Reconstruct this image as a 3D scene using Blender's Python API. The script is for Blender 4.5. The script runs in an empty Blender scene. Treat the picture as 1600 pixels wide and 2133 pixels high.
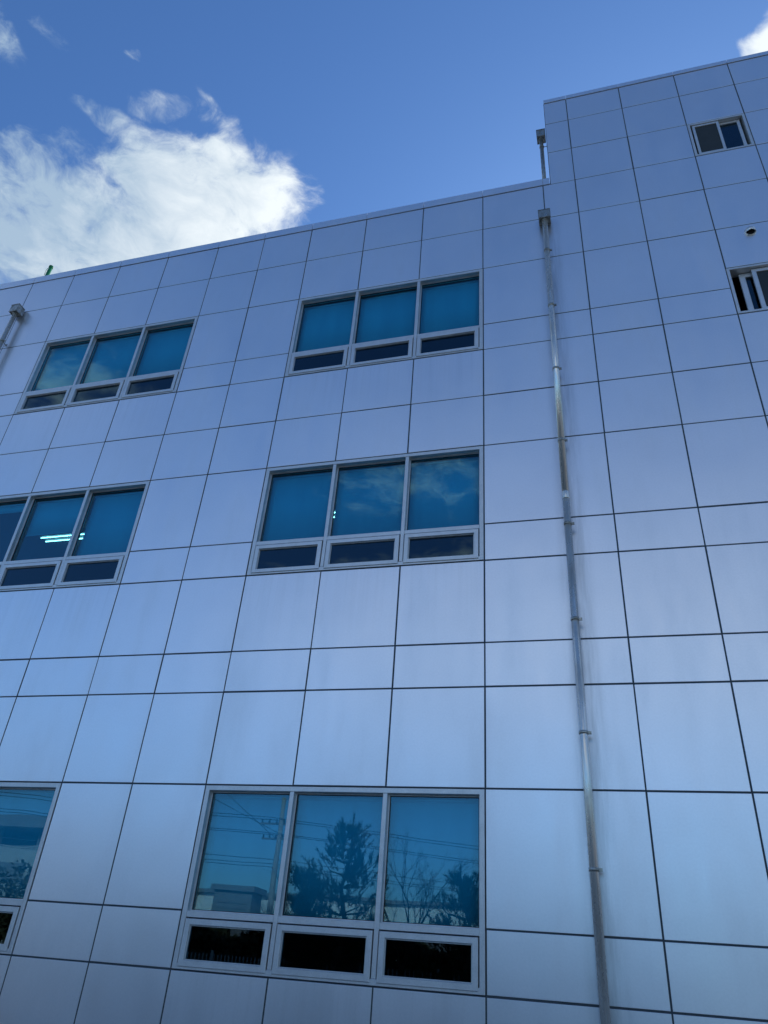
import bpy, bmesh, math, random
from mathutils import Vector, Matrix

# ================================================================= camera
scene = bpy.context.scene
COL = scene.collection
cam_data = bpy.data.cameras.new("camera")
cam = bpy.data.objects.new("camera", cam_data)
COL.objects.link(cam)
cam_data.sensor_fit = 'HORIZONTAL'
cam_data.sensor_width = 36.0
cam_data.lens = 36.0 * 1523.37 / 1600.0
cam_data.clip_start = 0.05
cam_data.clip_end = 3000.0
RIGHT = Vector((0.963521, 0.258419, 0.069615))
FWD = Vector((-0.254791, 0.806108, 0.534109)).normalized()
RIGHT = (RIGHT - FWD * RIGHT.dot(FWD)).normalized()
UP = RIGHT.cross(FWD).normalized()
cam.matrix_world = Matrix(((RIGHT.x, UP.x, -FWD.x, 0.0),
                           (RIGHT.y, UP.y, -FWD.y, 0.0),
                           (RIGHT.z, UP.z, -FWD.z, 1.6),
                           (0, 0, 0, 1)))
scene.camera = cam

# ================================================================= world, sun, exposure
SUN_EL = math.radians(31.0)
SUN_AZ = math.radians(14.0)          # measured from +Y towards +X; the sun stands behind the building
SKY_STRENGTH = 0.145
SKY_TINT = (0.52, 0.80, 1.14, 1.0)
EXPOSURE = 0.0
CLOUD_LEVEL = 1.0

world = bpy.data.worlds.new("World")
scene.world = world
world.use_nodes = True


class NT:
    """small helper for building node trees"""

    def __init__(self, tree):
        self.t = tree
        tree.nodes.clear()

    def n(self, kind, **kw):
        nd = self.t.nodes.new(kind)
        for k, v in kw.items():
            setattr(nd, k, v)
        return nd

    def link(self, a, b):
        self.t.links.new(a, b)

    def put(self, sock, v):
        if isinstance(v, bpy.types.NodeSocket):
            self.t.links.new(v, sock)
        else:
            sock.default_value = v

    def math(self, op, a, b=0.0, c=0.0, clamp=False):
        nd = self.n('ShaderNodeMath', operation=op, use_clamp=clamp)
        for i, v in enumerate((a, b, c)):
            self.put(nd.inputs[i], v)
        return nd.outputs[0]

    def vmath(self, op, a, b=(0, 0, 0)):
        nd = self.n('ShaderNodeVectorMath', operation=op)
        self.put(nd.inputs[0], a)
        self.put(nd.inputs[1], b)
        return nd.outputs['Value'] if op in ('DOT_PRODUCT', 'LENGTH') else nd.outputs['Vector']

    def scale(self, a, s):
        nd = self.n('ShaderNodeVectorMath', operation='SCALE')
        self.put(nd.inputs[0], a)
        self.put(nd.inputs['Scale'], s)
        return nd.outputs['Vector']

    def noise(self, vec, scale, detail=4.0, rough=0.5, lac=2.0, dist=0.0, dims='3D'):
        nd = self.n('ShaderNodeTexNoise', noise_dimensions=dims)
        self.put(nd.inputs['Vector'], vec)
        nd.inputs['Scale'].default_value = scale
        nd.inputs['Detail'].default_value = detail
        nd.inputs['Roughness'].default_value = rough
        nd.inputs['Lacunarity'].default_value = lac
        nd.inputs['Distortion'].default_value = dist
        return nd

    def maprange(self, v, a, b, c, d, smooth=False):
        nd = self.n('ShaderNodeMapRange', interpolation_type='SMOOTHSTEP' if smooth else 'LINEAR')
        self.put(nd.inputs[0], v)
        for i, q in enumerate((a, b, c, d)):
            self.put(nd.inputs[1 + i], q)
        return nd.outputs[0]

    def mix(self, f, a, b, mode='MIX'):
        nd = self.n('ShaderNodeMix', data_type='RGBA', blend_type=mode)
        self.put(nd.inputs[0], f)
        self.put(nd.inputs[6], a)
        self.put(nd.inputs[7], b)
        return nd.outputs[2]

    def combine(self, x, y, z):
        nd = self.n('ShaderNodeCombineXYZ')
        for i, v in enumerate((x, y, z)):
            self.put(nd.inputs[i], v)
        return nd.outputs[0]


def build_world():
    w = NT(world.node_tree)
    out = w.n('ShaderNodeOutputWorld')
    sky = w.n('ShaderNodeTexSky', sky_type='NISHITA')
    sky.sun_disc = False
    sky.sun_elevation = SUN_EL
    sky.sun_rotation = SUN_AZ
    sky.altitude = 50
    sky.air_density = 1.15
    sky.dust_density = 1.0
    sky.ozone_density = 3.2
    tc = w.n('ShaderNodeTexCoord')
    sep = w.n('ShaderNodeSeparateXYZ')
    w.link(tc.outputs['Generated'], sep.inputs[0])
    zc = w.math('MAXIMUM', sep.outputs[2], 0.06)
    px = w.math('DIVIDE', sep.outputs[0], zc)
    py = w.math('DIVIDE', sep.outputs[1], zc)
    # a cloud layer at unit height over the place: (px, py) is where a line of sight meets it
    p1 = w.combine(px, py, 1.0)
    p0 = w.combine(px, py, 0.0)
    warp = w.noise(p0, 7.0, 3.0, 0.55)
    wv = w.scale(w.vmath('SUBTRACT', warp.outputs['Color'], (0.5, 0.5, 0.5)), 0.10)
    pw = w.vmath('ADD', p1, w.vmath('MULTIPLY', wv, (1, 1, 0)))
    # cloud masses of the layer: two affine rows and a weight each
    masses = [
        (5.21, 3.78, 0.52, -3.48, 7.59, -6.31, 1.30),
        (14.10, 7.86, 1.40, -4.53, 12.59, -9.43, 1.02),
        (3.28, 2.66, 0.44, -2.98, 6.11, -5.97, 1.30),
        (4.06, 2.97, 1.70, -1.32, 7.91, -5.96, 0.95),
        (15.67, 0.74, 11.68, 4.32, 16.07, -4.50, 0.60),
        (6.74, 9.25, -0.08, -12.50, 12.23, -14.54, 0.52),
        (10.33, 15.82, -0.96, -41.56, 35.34, -40.32, 0.50),
        (18.11, 5.94, 6.61, -1.50, 34.52, -15.86, 0.56),
        (5.28, 28.55, -10.36, -45.15, 1.48, -21.14, 0.46),
        (8.85, 22.47, -7.18, -34.59, 10.43, -20.49, 0.40),
        (-0.23, 19.25, -6.26, -30.13, -13.10, -16.41, 0.40),
        (6.66, 18.81, -1.98, -56.46, 22.69, -41.19, 0.34),
        (46.39, 37.33, 9.75, -47.11, 123.34, -70.57, 0.40),
        (20.38, -12.41, 0.86, 11.17, 29.03, -18.96, 1.05),
        (23.82, -4.01, -5.20, -6.96, 29.63, -13.63, 1.0),
        (19.83, -13.67, 15.83, 13.97, 17.94, -5.78, 0.40),
        (3.87, 4.00, 2.15, -1.14, 5.29, -3.86, 1.6),
    ]
    # broken cloud out of view, including banks added to brighten the panels and pipe
    for (cx, cy, a, b, ang, wt) in [(-1.5, -0.35, .5, .3, 20, .8), (-1.12, -0.85, .30, .20, -30, .7), (-0.30, -1.36, .34, .16, 15, .52), (-.90, -.12, .22, .26, 0, .95), (.84, -.02, .26, .34, 0, 1.15), (1.3, .5, .6, .4, 20, 1.), (0.35, -1.5, .7, .35, 10, .42),
                                    (1.6, -0.6, .6, .4, 60, .9), (2.2, 1.4, .9, .5, 15, 1.), (-2.6, 0.9, .9, .5, 40, 1.),
                                    (-2.9, -2.2, .9, .5, 15, .6), (1.2, -3.2, 1.5, .7, -10, .9), (-0.2, 2.4, 1., .4, 5, .9),
                                    (3.5, -2.5, 1.4, .9, 35, .9), (0.3, -2.55, 2.3, .85, 0, 1.0), (3.2, -1.8, 1.8, .8, -40, .62), (-4.5, -1.0, 1.5, 1., 0, .9)]:
        ca, sa = math.cos(math.radians(ang)), math.sin(math.radians(ang))
        masses.append((ca / a, sa / a, -(ca * cx + sa * cy) / a, -sa / b, ca / b, -(-sa * cx + ca * cy) / b, wt))
    total = None
    for (a, b, c, d, e, f, wt) in masses:
        u = w.vmath('DOT_PRODUCT', pw, (a, b, c))
        v = w.vmath('DOT_PRODUCT', pw, (d, e, f))
        r = w.math('ADD', w.math('MULTIPLY', u, u), w.math('MULTIPLY', v, v))
        m = w.maprange(r, 0.0, 1.7, wt, 0.0, True)
        total = m if total is None else w.math('MAXIMUM', total, m)
    fb = w.noise(pw, 11.0, 12.0, 0.62, 2.1, 0.35)
    fbs = w.noise(w.vmath('ADD', pw, (0.012, 0.03, 0.0)), 11.0, 12.0, 0.62, 2.1, 0.35)
    den = w.math('ADD', total, w.math('MULTIPLY', w.math('SUBTRACT', fb.outputs[0], 0.5), 2.5))
    alpha = w.maprange(den, 0.22, 1.12, 0.0, 1.0, True)
    alpha = w.math('MULTIPLY', alpha, w.maprange(total, 0.05, 0.3, 0.0, 1.0))
    # relief: thinner towards the sun = brighter
    rel = w.math('SUBTRACT', fb.outputs[0], fbs.outputs[0])
    soft = w.noise(p0, 5.0, 5.0, 0.5)
    lit = w.math('ADD', 0.88, w.math('MULTIPLY', rel, 0.7))
    lit = w.math('ADD', lit, w.math('MULTIPLY', w.math('SUBTRACT', soft.outputs[0], 0.5), 0.9))
    # clouds nearer the sun's direction transmit more light
    sd = (math.cos(SUN_EL) * math.sin(SUN_AZ), math.cos(SUN_EL) * math.cos(SUN_AZ), math.sin(SUN_EL))
    cs = w.vmath('DOT_PRODUCT', tc.outputs['Generated'], sd)
    lit = w.math('ADD', lit, w.maprange(cs, 0.57, 0.76, -0.52, 0.20))
    lit = w.math('ADD', lit, w.maprange(cs, 0.3, -0.5, 0.0, 0.50))
    lit = w.maprange(lit, 0.45, 1.1, 0.0, 1.0)
    ccol = w.mix(lit, (0.40, 0.54, 0.70, 1), (0.93, 1.0, 1.04, 1))
    bg1 = w.n('ShaderNodeBackground')
    w.link(w.mix(1.0, sky.outputs[0], SKY_TINT, 'MULTIPLY'), bg1.inputs[0])
    bg1.inputs[1].default_value = SKY_STRENGTH
    bg2 = w.n('ShaderNodeBackground')
    w.link(ccol, bg2.inputs[0])
    bg2.inputs[1].default_value = CLOUD_LEVEL
    mx = w.n('ShaderNodeMixShader')
    w.link(alpha, mx.inputs[0])
    w.link(bg1.outputs[0], mx.inputs[1])
    w.link(bg2.outputs[0], mx.inputs[2])
    w.link(mx.outputs[0], out.inputs[0])


build_world()

sun_data = bpy.data.lights.new("sun", 'SUN')
sun_data.energy = 3.6
sun_data.angle = math.radians(0.5)
sun_data.color = (1.0, 0.95, 0.87)
sun = bpy.data.objects.new("sun", sun_data)
COL.objects.link(sun)
sd = Vector((math.cos(SUN_EL) * math.sin(SUN_AZ), math.cos(SUN_EL) * math.cos(SUN_AZ), math.sin(SUN_EL)))
sun.rotation_euler = (-sd).to_track_quat('-Z', 'Y').to_euler()
sun.location = sd * 60

scene.view_settings.view_transform = 'Standard'
scene.view_settings.look = 'None'
scene.view_settings.exposure = EXPOSURE
scene.view_settings.gamma = 1.0
scene.view_settings.use_curve_mapping = False

# ================================================================= helpers
PI = math.pi
rng = random.Random(7)


def mat(name):
    m = bpy.data.materials.new(name)
    m.use_nodes = True
    return m, NT(m.node_tree)


def principled(t, **kw):
    out = t.n('ShaderNodeOutputMaterial')
    p = t.n('ShaderNodeBsdfPrincipled')
    t.link(p.outputs[0], out.inputs[0])
    for k, v in kw.items():
        t.put(p.inputs[k.replace('_', ' ')], v)
    return p


def c4(r, g, b):
    return (r, g, b, 1.0)


class MB:
    """collects shapes and links them as one mesh object"""

    def __init__(self):
        self.v, self.f, self.sm = [], [], []

    def add(self, vs, fs, smooth=False):
        o = len(self.v)
        self.v += [tuple(q) for q in vs]
        self.f += [tuple(o + i for i in q) for q in fs]
        self.sm += [smooth] * len(fs)

    def box(self, x0, x1, y0, y1, z0, z1):
        vs = [(x, y, z) for x in (x0, x1) for y in (y0, y1) for z in (z0, z1)]
        self.add(vs, [(0, 1, 3, 2), (4, 6, 7, 5), (0, 4, 5, 1), (2, 3, 7, 6), (0, 2, 6, 4), (1, 5, 7, 3)])

    def ring(self, x0, x1, z0, z1, w, y0, y1, bev=0.004):
        """rectangular frame with mitred corners; front at y0 with a small bevel, back at y1"""
        def loop(d, y):
            return [(x0 + d, y, z0 + d), (x1 - d, y, z0 + d), (x1 - d, y, z1 - d), (x0 + d, y, z1 - d)]
        loops = [loop(0, y1), loop(0, y0 + bev), loop(bev, y0), loop(w - bev, y0), loop(w, y0 + bev), loop(w, y1)]
        vs = [p for l in loops for p in l]
        fs = []
        n = len(loops)
        for k in range(n):
            a, b = k * 4, ((k + 1) % n) * 4
            for i in range(4):
                j = (i + 1) % 4
                fs.append((a + i, a + j, b + j, b + i))
        self.add(vs, fs)

    def bar(self, x0, x1, z0, z1, y0, y1, bev=0.004):
        """solid bar with bevelled front edges"""
        vs = [(x0, y1, z0), (x1, y1, z0), (x1, y1, z1), (x0, y1, z1),
              (x0, y0 + bev, z0), (x1, y0 + bev, z0), (x1, y0 + bev, z1), (x0, y0 + bev, z1),
              (x0 + bev, y0, z0 + bev), (x1 - bev, y0, z0 + bev), (x1 - bev, y0, z1 - bev), (x0 + bev, y0, z1 - bev)]
        fs = [(8, 9, 10, 11), (3, 2, 1, 0)]
        for a, b in ((0, 4), (4, 8)):
            for i in range(4):
                j = (i + 1) % 4
                fs.append((a + i, a + j, b + j, b + i))
        self.add(vs, fs)

    def tube(self, pts, radii, sides=8, cap=True, smooth=True):
        pts = [Vector(p) for p in pts]
        vs, fs = [], []
        prev = None
        for i, p in enumerate(pts):
            d = (pts[min(i + 1, len(pts) - 1)] - pts[max(i - 1, 0)]).normalized()
            if prev is None:
                ref = Vector((0, 0, 1)) if abs(d.z) < 0.9 else Vector((1, 0, 0))
                u = d.cross(ref).normalized()
            else:
                u = (prev - d * prev.dot(d)).normalized()
            prev = u
            v = d.cross(u)
            r = radii[i] if isinstance(radii, (list, tuple)) else radii
            for k in range(sides):
                a = 2 * PI * k / sides
                vs.append(p + u * math.cos(a) * r + v * math.sin(a) * r)
        for i in range(len(pts) - 1):
            for k in range(sides):
                j = (k + 1) % sides
                fs.append((i * sides + k, i * sides + j, (i + 1) * sides + j, (i + 1) * sides + k))
        self.add(vs, fs, smooth)
        if cap:
            n = len(self.v) - len(vs)
            self.f.append(tuple(n + k for k in range(sides))[::-1])
            self.f.append(tuple(n + (len(pts) - 1) * sides + k for k in range(sides)))
            self.sm += [False, False]

    def mesh(self, name, m=None, recalc=True):
        me = bpy.data.meshes.new(name)
        me.from_pydata(self.v, [], self.f)
        me.polygons.foreach_set('use_smooth', self.sm)
        me.update()
        if recalc:
            bm = bmesh.new()
            bm.from_mesh(me)
            bmesh.ops.recalc_face_normals(bm, faces=bm.faces)
            bm.to_mesh(me)
            bm.free()
        if m:
            me.materials.append(m)
        return me

    def build(self, name, m, parent=None):
        return link(name, self.mesh(name, m), parent)


def link(name, me, parent=None, loc=None):
    o = bpy.data.objects.new(name, me)
    COL.objects.link(o)
    if parent is not None:
        o.parent = parent
    if loc is not None:
        o.location = loc
    return o


def tag(o, label=None, cat=None, group=None, kind=None):
    for k, v in (('label', label), ('category', cat), ('group', group), ('kind', kind)):
        if v:
            o[k] = v
    return o


def thing(name, label, cat, loc=(0, 0, 0), group=None):
    o = bpy.data.objects.new(name, None)
    o.empty_display_size = 0.3
    COL.objects.link(o)
    o.location = loc
    return tag(o, label, cat, group)


# ================================================================= materials
WALL = 8.0
PIPE_X, PIPE_L = -0.125, -10.66

# --- coated aluminium panels
PANEL, t = mat("coated_panel")
geo = t.n('ShaderNodeNewGeometry')
oi = t.n('ShaderNodeObjectInfo')
pos = geo.outputs['Position']
n1 = t.noise(pos, 0.55, 5, 0.6)
n2 = t.noise(t.vmath('MULTIPLY', pos, (1.6, 1, 0.35)), 1.7, 6, 0.65)
n3 = t.noise(pos, 45.0, 3, 0.6)
sp = t.n('ShaderNodeSeparateXYZ')
t.link(pos, sp.inputs[0])
# grime that has washed down beside the downpipes
streak = t.noise(t.vmath('MULTIPLY', pos, (5, 1, 0.45)), 2.2, 5, 0.6)
grime = None
for xc in (PIPE_X + 0.05, PIPE_L + 0.10):
    d = t.math('ABSOLUTE', t.math('SUBTRACT', sp.outputs[0], xc))
    g = t.maprange(d, 0.03, 0.24, 1.0, 0.0, True)
    grime = g if grime is None else t.math('MAXIMUM', grime, g)
grime = t.math('MULTIPLY', grime, t.maprange(sp.outputs[2], 12.35, 12.5, 1.0, 0.0))
grime = t.math('MULTIPLY', grime, t.maprange(streak.outputs[0], 0.36, 0.66, 0.15, 1.0))
base = t.mix(t.maprange(n1.outputs[0], 0.35, 0.65, 0.0, 1.0), c4(.86, .86, .895), c4(.905, .905, .94))
base = t.mix(t.maprange(n2.outputs[0], 0.52, 0.78, 0.0, 0.20), base, c4(.66, .66, .66))
base = t.mix(t.math('MULTIPLY', t.math('SUBTRACT', oi.outputs['Random'], 0.5), 0.22), base, c4(.85, .89, .96))
# rain streaks below the window sills
drip = t.noise(t.vmath('MULTIPLY', pos, (16, 1, 0.3)), 1.0, 4, 0.6)
inx = t.math('ADD', t.math('LESS_THAN', t.math('ABSOLUTE', t.math('SUBTRACT', sp.outputs[0], -2.79)), 1.6),
             t.math('LESS_THAN', t.math('ABSOLUTE', t.math('SUBTRACT', sp.outputs[0], -8.04)), 1.65))
band = None
for zb in (9.689, 6.053, 1.503):
    dz = t.math('SUBTRACT', zb, sp.outputs[2])
    k = t.math('MULTIPLY', t.maprange(dz, 0.0, 1.3, 1.0, 0.0, True), t.math('GREATER_THAN', dz, 0.0))
    band = k if band is None else t.math('MAXIMUM', band, k)
drips = t.math('MULTIPLY', t.math('MULTIPLY', inx, band), t.maprange(drip.outputs[0], 0.47, 0.72, 0.0, 1.0))
base = t.mix(t.math('MULTIPLY', drips, 0.11), base, c4(.40, .40, .38))
base = t.mix(t.math('MULTIPLY', grime, 0.42), base, c4(.16, .17, .16))
base = t.mix(t.maprange(n3.outputs[0], 0.35, 0.65, 0.0, 0.06), base, c4(.3, .32, .36))
p = principled(t, Base_Color=base, Metallic=0.8, Roughness=t.maprange(n2.outputs[0], 0.3, 0.7, 0.30, 0.37))
bp = t.n('ShaderNodeBump')
bp.inputs['Strength'].default_value = 0.22
bp.inputs['Distance'].default_value = 0.02
wav = t.noise(pos, 1.3, 2, 0.4)
t.link(wav.outputs[0], bp.inputs['Height'])
t.link(bp.outputs[0], p.inputs['Normal'])

SEAL, t = mat("joint_sealant")
geo = t.n('ShaderNodeNewGeometry')
nn = t.noise(geo.outputs['Position'], 9, 4, 0.6)
principled(t, Base_Color=t.mix(nn.outputs[0], c4(.050, .062, .072), c4(.085, .10, .11)), Roughness=0.75)

ALU, t = mat("window_aluminium")
geo = t.n('ShaderNodeNewGeometry')
nn = t.noise(geo.outputs['Position'], 6, 5, 0.65)
n3 = t.noise(geo.outputs['Position'], 60, 3, 0.6)
b = t.mix(t.maprange(nn.outputs[0], .35, .7, 0, 1), c4(.74, .745, .745), c4(.64, .645, .645))
b = t.mix(t.maprange(n3.outputs[0], .5, .75, 0, .22), b, c4(.35, .36, .37))
principled(t, Base_Color=b, Metallic=0.6, Roughness=0.40)

GASKET, t = mat("rubber_gasket")
principled(t, Base_Color=c4(.02, .022, .024), Roughness=0.7)

STEEL, t = mat("stainless_steel")
geo = t.n('ShaderNodeNewGeometry')
s1 = t.noise(t.vmath('MULTIPLY', geo.outputs['Position'], (60, 60, 1.6)), 1.0, 5, 0.65)
s2 = t.noise(t.vmath('MULTIPLY', geo.outputs['Position'], (3, 3, 1.2)), 1.5, 5, 0.6)
b = t.mix(t.maprange(s1.outputs[0], .4, .7, 0, 1), c4(.90, .86, .79), c4(.68, .63, .56))
b = t.mix(t.maprange(s2.outputs[0], .5, .72, 0, .5), b, c4(.36, .31, .25))
p = principled(t, Base_Color=b, Metallic=0.66, Roughness=t.maprange(s2.outputs[0], .35, .7, .17, .36))

STEELOLD, t = mat("weathered_steel")
geo = t.n('ShaderNodeNewGeometry')
s1 = t.noise(t.vmath('MULTIPLY', geo.outputs['Position'], (9, 9, 5)), 2.0, 5, 0.65)
b = t.mix(t.maprange(s1.outputs[0], .38, .66, 0, 1), c4(.50, .49, .45), c4(.24, .22, .18))
principled(t, Base_Color=b, Metallic=0.8, Roughness=t.maprange(s1.outputs[0], .35, .7, .25, .5))

GREENP, t = mat("green_paint")
geo = t.n('ShaderNodeNewGeometry')
nn = t.noise(geo.outputs['Position'], 14, 3, 0.6)
principled(t, Base_Color=t.mix(nn.outputs[0], c4(.01, .16, .05), c4(.02, .26, .10)), Roughness=0.45)


def glass(name, tint, refl, rough=0.0, wave=0.25):
    m, t = mat(name)
    out = t.n('ShaderNodeOutputMaterial')
    geo = t.n('ShaderNodeNewGeometry')
    tr = t.n('ShaderNodeBsdfTransparent')
    tr.inputs[0].default_value = (*tint, 1)
    gl = t.n('ShaderNodeBsdfAnisotropic')
    gl.inputs['Color'].default_value = (.62, .90, 1.0, 1)
    gl.inputs['Roughness'].default_value = rough
    bp = t.n('ShaderNodeBump')
    bp.inputs['Strength'].default_value = wave
    bp.inputs['Distance'].default_value = 0.004
    nn = t.noise(geo.outputs['Position'], 1.1, 1, 0.4)
    t.link(nn.outputs[0], bp.inputs['Height'])
    t.link(bp.outputs[0], gl.inputs['Normal'])
    fr = t.n('ShaderNodeFresnel')
    # the same 1.5 glass seen from either face
    t.link(t.maprange(geo.outputs['Backfacing'], 0, 1, 1.5, 1 / 1.5), fr.inputs['IOR'])
    fac = t.math('ADD', t.math('MULTIPLY', fr.outputs[0], 1.0), refl, clamp=True)
    mx = t.n('ShaderNodeMixShader')
    t.link(fac, mx.inputs[0])
    t.link(tr.outputs[0], mx.inputs[1])
    t.link(gl.outputs[0], mx.inputs[2])
    t.link(mx.outputs[0], out.inputs[0])
    return m


GLASS_TEAL = glass("tinted_glass", (.36, .80, .88), 0.045)
GLASS_DARK = glass("dark_glass", (.35, .48, .60), 0.02)
GLASS_CLEAR = glass("screen_glass", (.75, .80, .80), 0.01)

BLIND, t = mat("blind_fabric")
geo = t.n('ShaderNodeNewGeometry')
w1 = t.noise(t.vmath('MULTIPLY', geo.outputs['Position'], (260, 1, 12)), 1.0, 2, 0.5)
w2 = t.noise(t.vmath('MULTIPLY', geo.outputs['Position'], (4, 1, .5)), 1.0, 4, 0.5)
b = t.mix(w1.outputs[0], c4(.50, .68, .76), c4(.58, .76, .84))
b = t.mix(t.maprange(w2.outputs[0], .4, .7, 0, .35), b, c4(.34, .47, .56))
principled(t, Base_Color=b, Roughness=0.85)

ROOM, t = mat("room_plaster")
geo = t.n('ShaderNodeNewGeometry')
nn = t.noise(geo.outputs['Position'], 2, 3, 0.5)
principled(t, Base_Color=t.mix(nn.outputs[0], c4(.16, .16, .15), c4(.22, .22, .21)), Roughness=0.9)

MESHM, t = mat("insect_screen")
geo = t.n('ShaderNodeNewGeometry')
nn = t.noise(geo.outputs['Position'], 7, 4, 0.6)
principled(t, Base_Color=t.mix(nn.outputs[0], c4(.022, .030, .035), c4(.045, .055, .06)), Roughness=0.8)

BLACK, t = mat("shade_black")
principled(t, Base_Color=c4(.004, .004, .005), Roughness=0.9)

TUBEL, t = mat("lit_tube")
out = t.n('ShaderNodeOutputMaterial')
em = t.n('ShaderNodeEmission')
em.inputs[0].default_value = c4(1, .82, .74)
em.inputs[1].default_value = 9.0
t.link(em.outputs[0], out.inputs[0])

WHITEM, t = mat("grey_enamel")
principled(t, Base_Color=c4(.10, .11, .12), Roughness=0.5)


def simple(name, a, b, scale, rough=0.85, metal=0.0):
    m, t = mat(name)
    geo = t.n('ShaderNodeNewGeometry')
    nn = t.noise(geo.outputs['Position'], scale, 6, 0.6)
    principled(t, Base_Color=t.mix(t.maprange(nn.outputs[0], .3, .7, 0, 1), c4(*a), c4(*b)), Roughness=rough, Metallic=metal)
    return m


ASPHALT = simple("asphalt", (.11, .108, .10), (.16, .155, .145), 3.0)
GRAVEL = simple("roof_gravel", (.2, .2, .19), (.3, .3, .29), 5.0)
BARK = simple("bark", (.05, .04, .03), (.10, .08, .06), 9.0)
NEEDLE = simple("pine_needles", (.020, .038, .018), (.045, .075, .03), 3.0)
SHRUB = simple("shrub_leaves", (.035, .045, .022), (.075, .08, .04), 2.0)
CONC = simple("concrete", (.30, .30, .29), (.38, .38, .36), 2.0)
WHITEW = simple("white_cladding", (.70, .70, .68), (.78, .78, .76), 1.0, 0.6)
GREYW = simple("grey_cladding", (.16, .18, .20), (.22, .24, .26), 1.0, 0.6)
BLDG = simple("pale_render", (.40, .42, .42), (.48, .50, .50), 1.0)
FENCEM = simple("fence_metal", (.55, .56, .55), (.65, .66, .64), 4.0, 0.5)
WIREM = simple("wire_black", (.02, .02, .02), (.03, .03, .03), 4.0, 0.6)

# ================================================================= ground
g = MB()
S = 900.0
g.add([(-S, -S, 0), (S, -S, 0), (S, S, 0), (-S, S, 0)], [(0, 1, 2, 3)])
tag(g.build("ground", ASPHALT), kind='structure')
g = MB()
g.box(-30, 30, 6.9, 7.97, 0.0, 0.13)
tag(g.build("pavement", CONC), kind='structure')

# ================================================================= the building
# joint lines measured on the facade: columns (x) and rows (z)
CX = [-13.95, -12.85, -11.75, -10.717, -9.697, -8.601, -7.494, -6.383, -5.394, -4.418, -3.333, -2.251, -1.169,
      PIPE_X + 0.012, 0.431, 1.396, 2.374, 3.293, 4.27, 5.25, 6.23]
RZ = [16.018, 15.312, 14.394, 13.448, 12.549, 11.535, 10.226, 9.689, 8.771, 7.861, 6.586, 6.053, 4.960, 4.428, 3.326, 2.039,
      1.503, 0.45]
H = {n: RZ[i] for i, n in enumerate(['T3', 'T2', 'T1'] + ['H%d' % k for k in range(15)])}
ROOF_LOW, ROOF_HIGH = 13.632, 16.134
TOWER_X = 0.012
GAP = 0.0085        # half a joint

office = thing("office_building", "office building clad in silver blue metal panels, with a taller block on its right", "building", (0, WALL, 0))


def local(o):
    o.location = (o.location.x, o.location.y - WALL, o.location.z)


# panels --------------------------------------------------------------
panel_cache = {}


def panel_mesh(w, h, name="wall_panel"):
    key = (round(w, 3), round(h, 3))
    if key in panel_cache:
        return panel_cache[key]
    b, r = 0.003, 0.003
    loops = []
    for (d, y) in ((0, .006), (0, b), (r * .3, r * .3), (b, 0)):
        loops.append([(-w / 2 + d, y, -h / 2 + d), (w / 2 - d, y, -h / 2 + d), (w / 2 - d, y, h / 2 - d), (-w / 2 + d, y, h / 2 - d)])
    vs = [p for l in loops for p in l]
    fs = []
    for k in range(3):
        for i in range(4):
            j = (i + 1) % 4
            fs.append((k * 4 + i, k * 4 + j, k * 4 + 4 + j, k * 4 + 4 + i))
    fs.append((12, 13, 14, 15))
    m = MB()
    m.add(vs, fs)
    me = m.mesh(name, PANEL, False)
    panel_cache[key] = me
    return me


# windows: (column index left, column index right, top, bottom)
WIN = [  # x0, x1, z_top, z_transom, z_bottom
    (9, 12, 'H2', 'H3', 'H4'), (4, 7, 'H2', 'H3', 'H4'),
    (9, 12, 'H6', 'H7', 'H8'), (4, 7, 'H6', 'H7', 'H8'),
    (9, 12, 'H11', 'H12', 'H13'), (4, 7, 'H11', 'H12', 'H13')]
holes = [(CX[a], CX[b], H[bo], H[to]) for a, b, to, tr, bo in WIN]
SL_TOP = 10.645
holes.append((CX[16], CX[17], H['H0'], H['T1']))
holes.append((CX[16], CX[18], H['H4'], SL_TOP))

VIEW_X = (-12.9, 5.3)
extra = MB()
shared_gap = {}


def place_panel(x0, x1, z0, z1):
    w, h = x1 - x0 - 2 * GAP, z1 - z0 - 2 * GAP
    if w < 0.03 or h < 0.03:
        return
    me = panel_mesh(w, h)
    cx, cz = (x0 + x1) / 2, (z0 + z1) / 2
    if cx < VIEW_X[0] or cx > VIEW_X[1] or z1 < 1.4:
        for poly in [0]:
            o = len(extra.v)
            extra.v += [(v.co.x + cx, v.co.y + WALL, v.co.z + cz) for v in me.vertices]
            extra.f += [tuple(o + i for i in p.vertices) for p in me.polygons]
            extra.sm += [False] * len(me.polygons)
        return
    o = link("wall_panel", me, office, (cx + rng.gauss(0, .0012), rng.uniform(-0.0006, 0.0006), cz + rng.gauss(0, .0012)))
    # each cassette sits a hair out of true
    o.rotation_euler = (rng.gauss(0, .0006), 0, rng.gauss(0, .0006))


for r in range(len(RZ) - 1):
    zt, zb = RZ[r], RZ[r + 1]
    for c in range(len(CX) - 1):
        x0, x1 = CX[c], CX[c + 1]
        if r < 3:
            if x1 <= TOWER_X:
                continue
            x0 = max(x0, TOWER_X)
        cx, cz = (x0 + x1) / 2, (zt + zb) / 2
        top, bot = zt, zb
        skip = False
        for (hx0, hx1, hz0, hz1) in holes:
            if hx0 < cx < hx1:
                if hz0 - .01 <= bot and top <= hz1 + .01:
                    skip = True
                elif bot < hz1 < top:
                    bot = hz1
        if not skip:
            place_panel(x0, x1, bot, top)
extra_o = tag(extra.build("wall_panel", PANEL, office), kind='stuff')
extra_o.location = (0, -WALL, 0)

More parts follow.
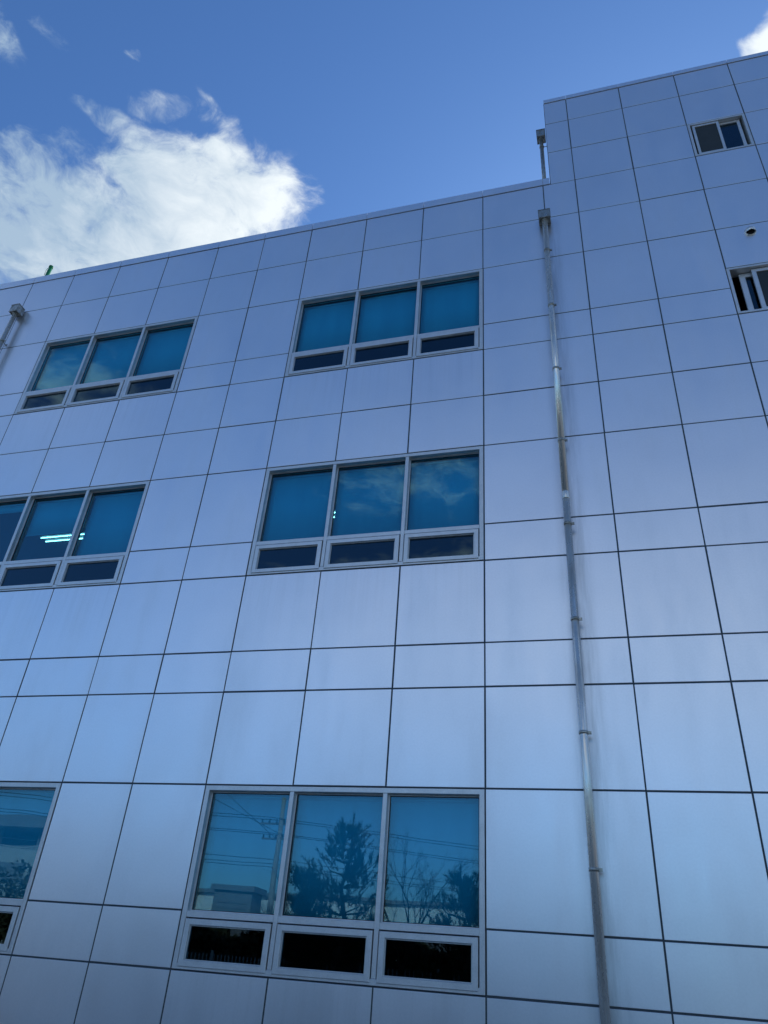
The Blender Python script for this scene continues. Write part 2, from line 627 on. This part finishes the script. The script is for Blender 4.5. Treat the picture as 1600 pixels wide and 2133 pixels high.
# backing with sealant colour, open behind the windows ------------------
m = MB()
zs = sorted(set([0.0] + RZ + [SL_TOP]))
for i in range(len(zs) - 1):
    for c in range(len(CX) - 1):
        x0, x1 = CX[c], CX[c + 1]
        cx, cz = (x0 + x1) / 2, (zs[i] + zs[i + 1]) / 2
        if cz > H['H0'] :
            if x1 <= TOWER_X:
                continue
            x0 = max(x0, TOWER_X)
        if any(a < cx < b and z0 < cz < z1 for a, b, z0, z1 in holes):
            continue
        y = WALL + 0.005
        m.add([(x0, y, zs[i]), (x1, y, zs[i]), (x1, y, zs[i + 1]), (x0, y, zs[i + 1])], [(0, 1, 2, 3)])
        y2 = WALL + 0.20
        m.add([(x0, y2, zs[i]), (x1, y2, zs[i]), (x1, y2, zs[i + 1]), (x0, y2, zs[i + 1])], [(3, 2, 1, 0)])
for (a, b, z0, z1) in holes:            # reveals of the openings
    y0, y1 = WALL + 0.005, WALL + 0.20
    q = [(a, z0), (b, z0), (b, z1), (a, z1)]
    for i in range(4):
        (xa, za), (xb, zb) = q[i], q[(i + 1) % 4]
        m.add([(xa, y0, za), (xb, y0, zb), (xb, y1, zb), (xa, y1, za)], [(0, 1, 2, 3)])
o = m.build("joint_backing", SEAL, office)
o.location = (0, -WALL, 0)

# coping ---------------------------------------------------------------
def coping(x0, x1, z0, z1):
    m = MB()
    d = 0.34
    f = -0.012
    b = 0.006
    prof = [(f, z0 + GAP * .6), (f, z1 - b), (f + b, z1), (d - b, z1 - .012), (d, z1 - .02), (d, z0), (d - .02, z0), (.012, z0 + GAP * .6)]
    g2 = 0.004
    vs = [(x0 + g2, y, z) for y, z in prof] + [(x1 - g2, y, z) for y, z in prof]
    n = len(prof)
    fs = [(i, (i + 1) % n, n + (i + 1) % n, n + i) for i in range(n)] + [tuple(range(n))[::-1], tuple(range(n, 2 * n))]
    m.add(vs, fs)
    me = m.mesh("coping", PANEL)
    return link("coping", me, office, (0, 0, 0))


low = [x for x in CX if x <= PIPE_X + 0.02]
for a, b in zip(low[:-1], low[1:]):
    coping(a, b, H['H0'], ROOF_LOW)
coping(CX[13], TOWER_X - 0.006, H['H0'], ROOF_LOW)
hi = [TOWER_X] + [x for x in CX if x > PIPE_X + 0.05]
for a, b in zip(hi[:-1], hi[1:]):
    coping(a, b, H['T3'], ROOF_HIGH)

# body: roofs, side and back walls, floors, partitions ------------------
XL, XR, YB = CX[0], CX[-1], WALL + 14.0
m = MB()
m.box(XL, TOWER_X, WALL + .34, YB, H['H0'] - .35, H['H0'] - .05)
m.build("roof", GRAVEL, office).location = (0, -WALL, 0)
m = MB()
m.box(TOWER_X + .02, XR, WALL + .34, YB, H['T3'] - .35, H['T3'] - .05)
m.build("roof", GRAVEL, office).location = (0, -WALL, 0)
m = MB()
m.box(XL, XL + .2, WALL + .21, YB, 0, H['H0'] - .02)
m.box(XR - .2, XR, WALL + .21, YB, 0, H['T3'] - .02)
m.box(XL + .2, XR - .2, YB - .2, YB, 0, H['H0'] - .4)
m.box(TOWER_X + .22, XR - .2, YB - .2, YB, H['H0'] - .4, H['T3'] - .36)
m.build("outer_wall", CONC, office).location = (0, -WALL, 0)
# tower flank over the lower roof, clad like the front
m = MB()
m.box(TOWER_X + .007, TOWER_X + .2, WALL + .2, YB - .21, H['H0'] - .36, H['T3'] - .01)
m.build("tower_flank", SEAL, office).location = (0, -WALL, 0)
fy = [WALL + .008, WALL + 1.1, WALL + 2.2, WALL + 3.3, WALL + 4.4, WALL + 5.5]
for r in range(3):
    for k in range(5):
        me = panel_mesh(fy[k + 1] - fy[k] - 2 * GAP, RZ[r] - RZ[r + 1] - 2 * GAP)
        o = link("wall_panel", me, office, (TOWER_X + .001, (fy[k] + fy[k + 1]) / 2 - WALL, (RZ[r] + RZ[r + 1]) / 2))
        o.rotation_euler = (0, 0, -PI / 2)
for (zt, zb) in ((H['H2'] + .32, H['H2'] + .10), (H['H6'] + .32, H['H6'] + .10), (H['H11'] + .32, H['H11'] + .10)):
    m = MB()
    m.box(XL + .21, XR - .21, WALL + .21, YB - .21, zb, zt)
    m.build("floor_slab", ROOM, office).location = (0, -WALL, 0)
m = MB()
for z0, z1 in ((0.05, H['H11'] + .09), (H['H11'] + .33, H['H6'] + .09), (H['H6'] + .33, H['H2'] + .09)):
    m.box(XL + .22, XR - .22, WALL + 5.5, WALL + 5.6, z0, z1)
    m.box(-5.9, -5.8, WALL + .22, WALL + 5.49, z0, z1)
    m.box(.05, .15, WALL + .22, WALL + 5.49, z0, z1)
m.build("partition_wall", ROOM, office).location = (0, -WALL, 0)
m = MB()
m.box(.3, XR - .22, WALL + 2.4, WALL + 2.5, H['H0'], H['T3'] - .4)
m.build("partition_wall", ROOM, office).location = (0, -WALL, 0)


# fixed and awning windows ---------------------------------------------
def blind(x0, x1, ztop, zbot, parent):
    m = MB()
    y = WALL + .162
    n = 10
    vs = []
    for i in range(n + 1):
        x = x0 + (x1 - x0) * i / n
        dy = .004 * math.sin(i * 2.1 + x0 * 5) 
        vs += [(x, y + dy, zbot), (x, y + dy * .4, ztop), (x, y + dy + .003, zbot), (x, y + dy * .4 + .003, ztop)]
    fs = []
    for i in range(n):
        a = i * 4
        fs += [(a, a + 4, a + 5, a + 1), (a + 2, a + 3, a + 7, a + 6), (a, a + 2, a + 6, a + 4), (a + 1, a + 5, a + 7, a + 3)]
    fs += [(0, 1, 3, 2), (n * 4, n * 4 + 2, n * 4 + 3, n * 4 + 1)]
    m.add(vs, fs, True)
    m.tube([(x0, y + .004, zbot), (x1, y + .004, zbot)], .009, 8)
    o = m.build("blind", BLIND, parent)
    o.location = (0, -WALL, 0)
    m = MB()
    m.tube([(x0 - .01, y + .014, ztop + .02), (x1 + .01, y + .014, ztop + .02)], .028, 12)
    o = m.build("blind_roller", ALU, parent)
    o.location = (0, -WALL, 0)


def pane(x0, x1, z0, z1, y, mtl, parent, name="pane"):
    m = MB()
    m.box(x0, x1, y, y + .006, z0, z1)
    o = m.build(name, mtl, parent)
    o.location = (0, -WALL, 0)
    o.rotation_euler = (rng.gauss(0, .0006), 0, rng.gauss(0, .0006))
    return o


def big_window(a, b, top, tr, bot, drops):
    xs = [CX[k] for k in range(a, b + 1)]
    zt, zm, zb = H[top], H[tr], H[bot]
    f = MB()
    g = 0.007
    fw, mw = .055, .050
    f.ring(xs[0] + g, xs[-1] - g, zb + g, zt - g, fw, WALL - .004, WALL + .13)
    inner0, inner1 = zb + g + fw, zt - g - fw
    for x in xs[1:-1]:
        f.bar(x - mw / 2, x + mw / 2, inner0, inner1, WALL - .002, WALL + .13)
    edges = [xs[0] + g + fw] + [v for x in xs[1:-1] for v in (x - mw / 2, x + mw / 2)] + [xs[-1] - g - fw]
    th = .060
    cells = [(edges[2 * i], edges[2 * i + 1]) for i in range(3)]
    for (l, r) in cells:
        f.bar(l, r, zm - th, zm, WALL + .001, WALL + .13)
        # glazing beads, set back
        f.ring(l, r, zm, inner1, .013, WALL + .066, WALL + .100, .002)
    o = f.build("window", ALU, office)
    o.location = (0, 0, 0)
    me = o.data
    for v in me.vertices:
        v.co.y -= WALL
    gk = MB()
    for (l, r) in cells:
        gk.ring(l + .0135, r - .0135, zm + .0135, inner1 - .0135, .006, WALL + .080, WALL + .092, .001)
    q = gk.build("gasket", GASKET, o)
    q.location = (0, -WALL, 0)
    gap = .036 if min(drops) < 1 else .009
    for (l, r), dr in zip(cells, drops):
        pane(l + .004, r - .004, zm + .004, inner1 - .004, WALL + .084, GLASS_TEAL, o)
        if dr > 0:
            ztop = inner1 - .055
            blind(l + gap, r - .022, ztop, ztop - dr * (ztop - zm + .02), o)
        # awning sash
        s = MB()
        sx0, sx1, sz0, sz1 = l + .010, r - .010, zb + .031, zm - th - .012
        s.ring(sx0, sx1, sz0, sz1, .058, WALL - .016, WALL + .060, .005)
        s.ring(sx0 + .0585, sx1 - .0585, sz0 + .0585, sz1 - .0585, .009, WALL + .004, WALL + .04, .002)
        so = s.build("sash", ALU, o)
        so.location = (0, -WALL, 0)
        po = pane(sx0 + .06, sx1 - .06, sz0 + .06, sz1 - .06, WALL + .022, GLASS_DARK, o, "sash_pane")
        # dark gap round the sash
        s = MB()
        s.ring(l + .001, r - .001, inner0 + .001, zm - th - .001, .04, WALL + .066, WALL + .075, .001)
        so = s.build("gasket", GASKET, o)
        so.location = (0, -WALL, 0)
    return o


big_window(*WIN[0], (1, 1, 1))
big_window(*WIN[1], (1, 1, 1))
big_window(*WIN[2], (1, 1, 1))
big_window(*WIN[3], (.10, .52, 1))
big_window(*WIN[4], (1, 1, 1))
big_window(*WIN[5], (1, 1, 1))


# sliding windows --------------------------------------------------------
def sliding(x0, x1, z0, z1, leaves):
    """leaves: list of (left, right, depth, kind, stile widths) in metres from the left edge"""
    g = .006
    f = MB()
    f.ring(x0 + g, x1 - g, z0 + g, z1 - g, .040, WALL - .003, WALL + .16, .004)
    o = f.build("sliding_window", ALU, office)
    for v in o.data.vertices:
        v.co.y -= WALL
    for (l, r, y, kind, sw) in leaves:
        s = MB()
        a, b = x0 + l, x0 + r
        c, d = z0 + .052, z1 - .056
        s.ring(a, b, c, d, sw, WALL + y, WALL + y + .034, .004)
        q = s.build("sliding_sash", ALU, o)
        q.location = (0, -WALL, 0)
        if kind == 'screen':
            m = MB()
            m.box(a + sw - .005, b - sw + .005, WALL + y + .018, WALL + y + .021, c + sw - .005, d - sw + .005)
            q = m.build("insect_screen", MESHM, o)
            q.location = (0, -WALL, 0)
        else:
            pane(a + sw - .004, b - sw + .004, c + sw - .004, d - sw + .004, WALL + y + .016, GLASS_DARK, o)
    return o


W2 = CX[17] - CX[16]
sliding(CX[16], CX[17], H['H0'], H['T1'], [(.075, .50, .012, 'screen', .042), (.425, .835, .060, 'glass', .050)])
W3 = CX[18] - CX[16]
sliding(CX[16], CX[18], H['H4'], SL_TOP, [(.175, .80, .100, 'glass', .078), (.335, .95, .040, 'screen', .060),
                                          (.64, 1.25, .075, 'glass', .075), (1.22, 1.84, .040, 'glass', .07)])

# ceiling lamps in the office -------------------------------------------
for (xa, xb, lab) in ((-9.50, -8.25, "twin tube ceiling lamp lit behind the half lowered blind"),
                      (-4.55, -3.30, "twin tube ceiling lamp glimpsed at the edge of a closed blind on the middle floor")):
    zc = H['H6'] + .10
    t_ = thing("ceiling_lamp", lab, "lamp", (xa, 9.46, zc), "lit tube lamps on the office ceiling")
    m = MB()
    m.box(0, xb - xa, -.10, .10, -.05, -.002)
    m.build("housing", WHITEM, t_)
    for dy in (-.066, .066):
        m = MB()
        m.tube([(.03, dy, -.068), (xb - xa - .03, dy, -.066)], .0095, 10)
        m.build("tube", TUBEL, t_)


# ================================================================= downpipes
def downpipe(x, y_wall, z_top, z_bot, brackets, sleeves, label, r=.043, off=.115, box=(.185, .172, .172), side=(1, 0), group="stainless downpipes on the facade"):
    """pipe hangs off the wall at y_wall; side = direction in which the bracket ear points"""
    t_ = thing("downpipe", label, "drainpipe", (x, y_wall, z_bot), group)
    zt = z_top - z_bot
    cuts = sorted([0.0] + [s - z_bot for s in sleeves] + [zt - .01])
    for a, b in zip(cuts[:-1], cuts[1:]):
        m = MB()
        m.tube([(0, -off, a), (0, -off, b)], r, 32)
        m.build("pipe", STEELOLD if z_bot > 5 else STEEL, t_)
    for s in sleeves:
        m = MB()
        z = s - z_bot
        m.tube([(0, -off, z - .055), (0, -off, z - .045), (0, -off, z + .045), (0, -off, z + .055)], [r + .001, r + .0035, r + .0035, r + .001], 32)
        m.build("sleeve", STEEL, t_)
    for bz in brackets:
        z = bz - z_bot
        m = MB()
        m.tube([(0, -off, z - .018), (0, -off, z - .015), (0, -off, z + .015), (0, -off, z + .018)], [r + .001, r + .007, r + .007, r + .001], 32)
        m.box(r * .9, r + .036, -off - .007, -off + .007, z - .016, z + .016)
        m.tube([(r + .020, -off - .018, z), (r + .020, -off + .018, z)], .006, 8)
        m.tube([(0, -off + r, z), (0, .012, z)], .007, 8)
        m.box(-.03, .03, -.0, .006, z - .03, z + .03)
        m.build("bracket", STEELOLD, t_)
    if box:
        w, d, h = box
        zb = z_top - z_bot
        m = MB()
        # open-bottomed rim, thin sheet box with a folded lid
        ya, yb = -off - d * .46, -off + d * .54
        m.box(-w / 2, w / 2, ya, yb, zb, zb + h)
        m.box(-w / 2 - .007, w / 2 + .007, ya - .007, yb - .001, zb + h + .0005, zb + h + .012)
        m.box(-w / 2 - .003, w / 2 + .003, ya - .003, ya + .012, zb - .012, zb - .0005)
        m.box(-w / 2 - .003, w / 2 + .003, yb - .012, yb - .001, zb - .012, zb - .0005)
        m.box(-w / 2 - .003, -w / 2 + .012, ya + .0125, yb - .0125, zb - .012, zb - .0005)
        m.box(w / 2 - .012, w / 2 + .003, ya + .0125, yb - .0125, zb - .012, zb - .0005)
        m.build("hopper_box", STEELOLD, t_)
        m = MB()
        m.tube([(0, -off, zb - .03), (0, -off, zb - .026), (0, -off, zb - .001)], [r + .004, r + .012, r + .014], 28)
        m.build("collar", STEELOLD, t_)
    return t_


br = [11.56, 10.29, 8.99, 7.71, 6.42, 5.15, 3.87, 2.58, 1.30]
downpipe(PIPE_X, WALL - .002, 12.33, .18, br, [6.838], "long stainless steel downpipe running down the facade beside the middle windows")
downpipe(PIPE_L, WALL - .002, 12.40, .18, [11.62, 10.33, 9.05, 7.77, 6.45, 5.17, 3.9, 2.6, 1.3], [6.85],
         "stainless steel downpipe with a square hopper at the far left edge")
# short pipe on the flank of the taller block
u = downpipe(0, 0, 15.49, 13.45, [15.22, 14.02], [], "short weathered downpipe on the flank of the taller block above the lower roof",
             off=.095, r=.037, box=(.165, .165, .19), group="stainless downpipes on the facade")
u.location = (TOWER_X - .003, 8.38, 13.45)
u.rotation_euler = (0, 0, -PI / 2)

# vent hood ---------------------------------------------------------------
vt = thing("vent_hood", "small round stainless vent hood above the cropped sliding window", "vent", (2.834, WALL - .0015, 11.35))
m = MB()
R0 = .078
n = 28
# flange
m.tube([(0, 0, 0), (0, -.004, 0), (0, -.008, 0)], [R0 + .008, R0 + .008, R0], n)
m.build("flange", STEEL, vt)
m = MB()
vs, fs = [], []
rings = 9
for k in range(rings + 1):
    a = (PI / 2) * k / rings
    rr = R0 * math.cos(a)
    yy = -.008 - .075 * math.sin(a)
    for i in range(n):
        th = 2 * PI * i / n
        vs.append((rr * math.cos(th), yy, rr * math.sin(th)))
keep = []
for k in range(rings):
    for i in range(n):
        j = (i + 1) % n
        q = (k * n + i, k * n + j, (k + 1) * n + j, (k + 1) * n + i)
        zc = sum(vs[c][2] for c in q) / 4
        yc = sum(vs[c][1] for c in q) / 4
        if zc > -.030 or k == 0:
            keep.append(q)
m.add(vs, keep, True)
m.build("hood", STEEL, vt)
m = MB()
m.tube([(0, -.0085, -.006), (0, -.03, -.006)], [R0 * .72, R0 * .66], n)
m.build("mouth_shade_plug", BLACK, vt)  # near-black plug, its colour standing in for the shade inside the hood

# green pipe on the roof ----------------------------------------------------
gp = thing("roof_pipe", "green painted pipe end sticking up over the parapet on the left", "pipe", (-12.43, 9.5, 13.4))
m = MB()
m.tube([(0, 0, -.01), (.03, 0, 2.82)], .047, 20)
m.build("pipe", GREENP, gp)
m = MB()
m.tube([(.029, 0, 2.77), (.0295, 0, 2.83)], [.053, .053], 20)
m.build("cap", GREENP, gp)
m = MB()
m.tube([(-.05, -.02, 2.5), (-.062, -.02, 2.68), (-.04, -.02, 2.76)], .006, 6)
m.build("clip", GREENP, gp)


# ================================================================= what the glass mirrors: the yard behind the camera
def tuft(m, p, d, ln, k, r):
    d = d.normalized()
    ref = Vector((0, 0, 1)) if abs(d.z) < .9 else Vector((1, 0, 0))
    u = d.cross(ref).normalized()
    v = d.cross(u)
    for i in range(k):
        a = r.uniform(0, 2 * PI)
        b = r.uniform(-.15, 1)
        o = p + d * (ln * b * .9)
        side = u * math.cos(a) + v * math.sin(a)
        dirn = (d * r.uniform(.55, 1.1) + side * r.uniform(.35, .9)).normalized()
        tip = o + dirn * r.uniform(.09, .15)
        w = dirn.cross(Vector((r.random() - .5, r.random() - .5, r.random() - .5))).normalized() * .008
        m.add([o - w, o + w, tip], [(0, 1, 2)])


def pine(x, y, h, wid, label, seed, group):
    r = random.Random(seed)
    t_ = thing("pine_tree", label, "pine tree", (x, y, 0), group)
    tr, fo = MB(), MB()
    pts = [Vector((r.gauss(0, .03) * i, r.gauss(0, .03) * i, h * .97 * i / 6)) for i in range(7)]
    tr.tube(pts, [.12 * (1 - i / 7.5) for i in range(7)], 8)
    tuft(fo, pts[-1] - Vector((0, 0, .1)), Vector((0, 0, 1)), .45, 90, r)
    lv = 13
    for k in range(lv):
        f = .16 + .80 * k / lv
        base = Vector((0, 0, h * f))
        reach = wid * (1 - f) ** .75 * r.uniform(.75, 1.15) + .18
        for j in range(6):
            a = r.uniform(0, 2 * PI)
            out = Vector((math.cos(a), math.sin(a), 0))
            L = reach * r.uniform(.7, 1.1)
            mid = base + out * L * .6 + Vector((0, 0, L * .10))
            tip = base + out * L + Vector((0, 0, L * .45))
            tr.tube([base, mid, tip], [.028, .016, .006], 4, cap=False)
            for s in range(9):
                q = r.uniform(.3, 1.0)
                p = base.lerp(tip, q) + Vector((r.gauss(0, .10), r.gauss(0, .10), r.gauss(0, .06)))
                d = out * r.uniform(.1, .7) + Vector((r.gauss(0, .35), r.gauss(0, .35), r.uniform(.5, 1.2)))
                tuft(fo, p, d, r.uniform(.16, .34), 34, r)
    tr.build("trunk", BARK, t_)
    fo.build("crown", NEEDLE, t_)


def bare(x, y, h, label, seed, group, spread=.5):
    r = random.Random(seed)
    t_ = thing("bare_tree", label, "bare tree", (x, y, 0), group)
    tr, br_ = MB(), MB()

    def grow(p, d, L, rad, depth, mb):
        pts, q = [p], p
        dd = d
        for i in range(4):
            dd = (dd + Vector((r.gauss(0, .13), r.gauss(0, .13), r.gauss(.03, .06)))).normalized()
            q = q + dd * L / 4
            pts.append(q)
        mb.tube(pts, [rad * (1 - .12 * i) for i in range(5)], 6 if depth < 2 else 3, cap=False)
        if depth >= 6:
            return
        for c in range(3 if depth < 5 else 2):
            i = r.choice((2, 3, 4, 4))
            ax = Vector((r.gauss(0, 1), r.gauss(0, 1), r.gauss(0, .5))).normalized()
            nd = (dd + ax * spread * r.uniform(.6, 1.4)).normalized()
            grow(pts[i], nd, L * r.uniform(.6, .82), rad * .58, depth + 1, br_)
    grow(Vector((0, 0, -.05)), Vector((0, 0, 1)), h * .34, h * .016, 0, tr)
    tr.build("trunk", BARK, t_)
    br_.build("branches", BARK, t_)


PG = "pines in the yard opposite the facade"
pine(-7.35, -6.0, 5.5, 1.8, "tallest dark pine mirrored in the middle pane of the lowest window", 3, PG)
pine(-4.0, -7.2, 4.35, 1.7, "shorter bushy pine mirrored at the right end of the lowest window", 5, PG)
pine(-9.0, -7.4, 4.3, 1.1, "small pine left of the tallest one", 9, PG)
pine(-15.4, -9.5, 4.6, 1.2, "slim pine at the left of the yard by the hedge", 11, PG)
BG = "leafless trees in the yard opposite the facade"
bare(-6.0, -8.2, 5.0, "leafless forked tree mirrored right of the tallest pine", 21, BG)
bare(-11.6, -11.5, 5.4, "leafless tree beside the utility pole", 23, BG, .42)
bare(-10.2, -11.0, 4.6, "low leafless tree between the utility pole and the pines", 27, BG)


def shrub_mass(name, x0, x1, y0, y1, h, n, seed, mtl):
    r = random.Random(seed)
    m = MB()
    for i in range(n):
        x, y = r.uniform(x0, x1), r.uniform(y0, y1)
        top = h * (.84 + .16 * math.sin(x * 1.3 + seed) * math.sin(x * .47 + 1))
        z = top * (r.random() ** .6)
        d = Vector((r.gauss(0, 1), r.gauss(0, 1), r.gauss(0, 1))).normalized()
        e = d.cross(Vector((r.gauss(0, 1), r.gauss(0, 1), r.gauss(0, 1)))).normalized()
        s = r.uniform(.08, .19)
        p = Vector((x, y, z))
        m.add([p - d * s, p + e * s * .5, p + d * s, p - e * s * .5], [(0, 1, 2, 3)])
    return tag(m.build(name, mtl), kind='stuff')


shrub_mass("hedge", -30, 3, -11.6, -9.6, 3.3, 48000, 2, SHRUB)
shrub_mass("shrub_bank", -44, -20, -19, -15, 5.0, 14000, 4, SHRUB)

# picket fence: every picket a part
fn = thing("picket_fence", "white metal picket fence along the hedge opposite the facade", "fence", (-22, -8.6, 0))
pm = MB()
pm.box(-.018, .018, -.012, .012, .08, 1.75)
pme = pm.mesh("picket", FENCEM)
for i in range(150):
    link("picket", pme, fn, (.13 * i + .06, 0, 0))
for z in (.28, 1.5):
    m = MB()
    m.box(0, 19.6, .013, .045, z, z + .05)
    m.build("rail", FENCEM, fn)
pm = MB()
pm.box(-.035, .035, .046, .115, 0, 1.85)
pme = pm.mesh("post", FENCEM)
for i in range(9):
    link("post", pme, fn, (.05 + 2.43 * i, 0, 0))

# utility pole and wires
PX, PY = -12.85, -14.0
up = thing("utility_pole", "concrete utility pole with two cross arms opposite the facade", "utility pole", (PX, PY, 0))
m = MB()
m.tube([(0, 0, 0), (0, 0, 7.6)], [.13, .09], 14)
m.build("shaft", CONC, up)
for z, w in ((6.55, .95), (6.0, .8)):
    m = MB()
    m.box(-w, w * .25, -.13, -.07, z, z + .07)
    m.build("cross_arm", GREYW, up)
    for k in range(4):
        m = MB()
        xx = -w * .93 + k * w * .34
        m.tube([(xx, -.1, z + .071), (xx, -.1, z + .10), (xx, -.1, z + .13), (xx, -.1, z + .2)], [.03, .045, .03, .035], 8)
        m.build("insulator", WIREM, up)
def line_at(x, off, z, sag):
    """the lines run past the pole and away from the facade towards the right"""
    sgn = (x - PX) / 30.0
    return (x, PY - .1 + off - .55 * (x - PX), z + sag * (abs(sgn) - sgn * sgn) * -4 * .25)


LINES = [(6.76, -.35, 1.1, "topmost thin power line on the upper cross arm of the pole"),
         (6.76, .25, .9, "second thin power line on the upper cross arm of the pole"),
         (6.21, -.25, 1.2, "outer thin power line on the lower cross arm of the pole"),
         (6.21, .20, 1.0, "inner thin power line on the lower cross arm of the pole"),
         (5.25, .0, 1.0, "upper of the three communication cables below the cross arms"),
         (5.08, .0, 1.3, "middle one of the three communication cables below the cross arms"),
         (4.95, .05, 1.0, "lowest of the three communication cables below the cross arms")]
for z, off, sag, lab in LINES:
    m = MB()
    m.tube([line_at(-38 + i * 1.9, off, z, sag) for i in range(31)], .012, 5)
    tag(m.build("power_line", WIREM), lab, "power line", "power lines strung from the utility pole")
for k, (x1, z1, y1) in enumerate(((-22, 10.5, -15), (-20, 10.8, -16))):
    m = MB()
    m.tube([(PX + .5, PY, 6.0 - k * .4), ((PX + x1) / 2, PY - 1, (6 + z1) / 2 - .25), (x1, y1, z1)], .011, 5)
    tag(m.build("power_line", WIREM), ("steep thin wire rising left from the upper cross arm", "steep thin wire rising left from the lower cross arm")[k],
        "power line", "power lines strung from the utility pole")

# far buildings
hb = thing("factory_hall", "long low white hall with a sunlit front beyond the yard", "hall", (-40, -44, 0))
m = MB()
m.box(-25, 33, -8, 0, 0, 6.2)
m.build("wall", WHITEW, hb)
m = MB()
m.box(-25.4, 33.4, -8.4, .35, 6.205, 6.45)
m.build("roof", GREYW, hb)
for i in range(9):
    m = MB()
    m.box(-22 + i * 6, -19 + i * 6, .005, .05, 2.2, 3.8)
    m.build("window", GREYW, hb)
bx = thing("equipment_house", "small flat roofed grey equipment house among the bare trees", "shed", (-22.2, -30, 0))
m = MB()
m.box(-1.3, 1.3, -1.5, 0, 0, 5.3)
m.build("wall", GREYW, bx)
m = MB()
m.box(-1.5, 1.5, -1.7, .2, 5.303, 5.6)
m.build("roof", GREYW, bx)
for i in range(7):
    m = MB()
    m.box(-1.0, 1.0, .004, .04, 3.0 + i * .28, 3.2 + i * .28)
    m.build("louvre", GREYW, bx)
ob = thing("apartment_block", "pale block with a roof canopy on short posts, far left beyond the shrubs", "building", (-62, -42, 0))
m = MB()
m.box(-16, 18, -10, 0, 0, 9.0)
m.build("wall", BLDG, ob)
m = MB()
m.box(-17, 19, -11, 1.2, 10.3, 11.2)
m.build("roof", GREYW, ob)
for i in range(7):
    for k in range(3):
        m = MB()
        m.box(-15 + i * 5 + k * .5, -14.8 + i * 5 + k * .5, -.3, 0.0, 9.003, 10.297)
        m.build("post", GREYW, ob)
for i in range(6):
    m = MB()
    m.box(-14 + i * 5, -10.4 + i * 5, .004, .06, 6.0, 7.6)
    m.build("window", GREYW, ob)
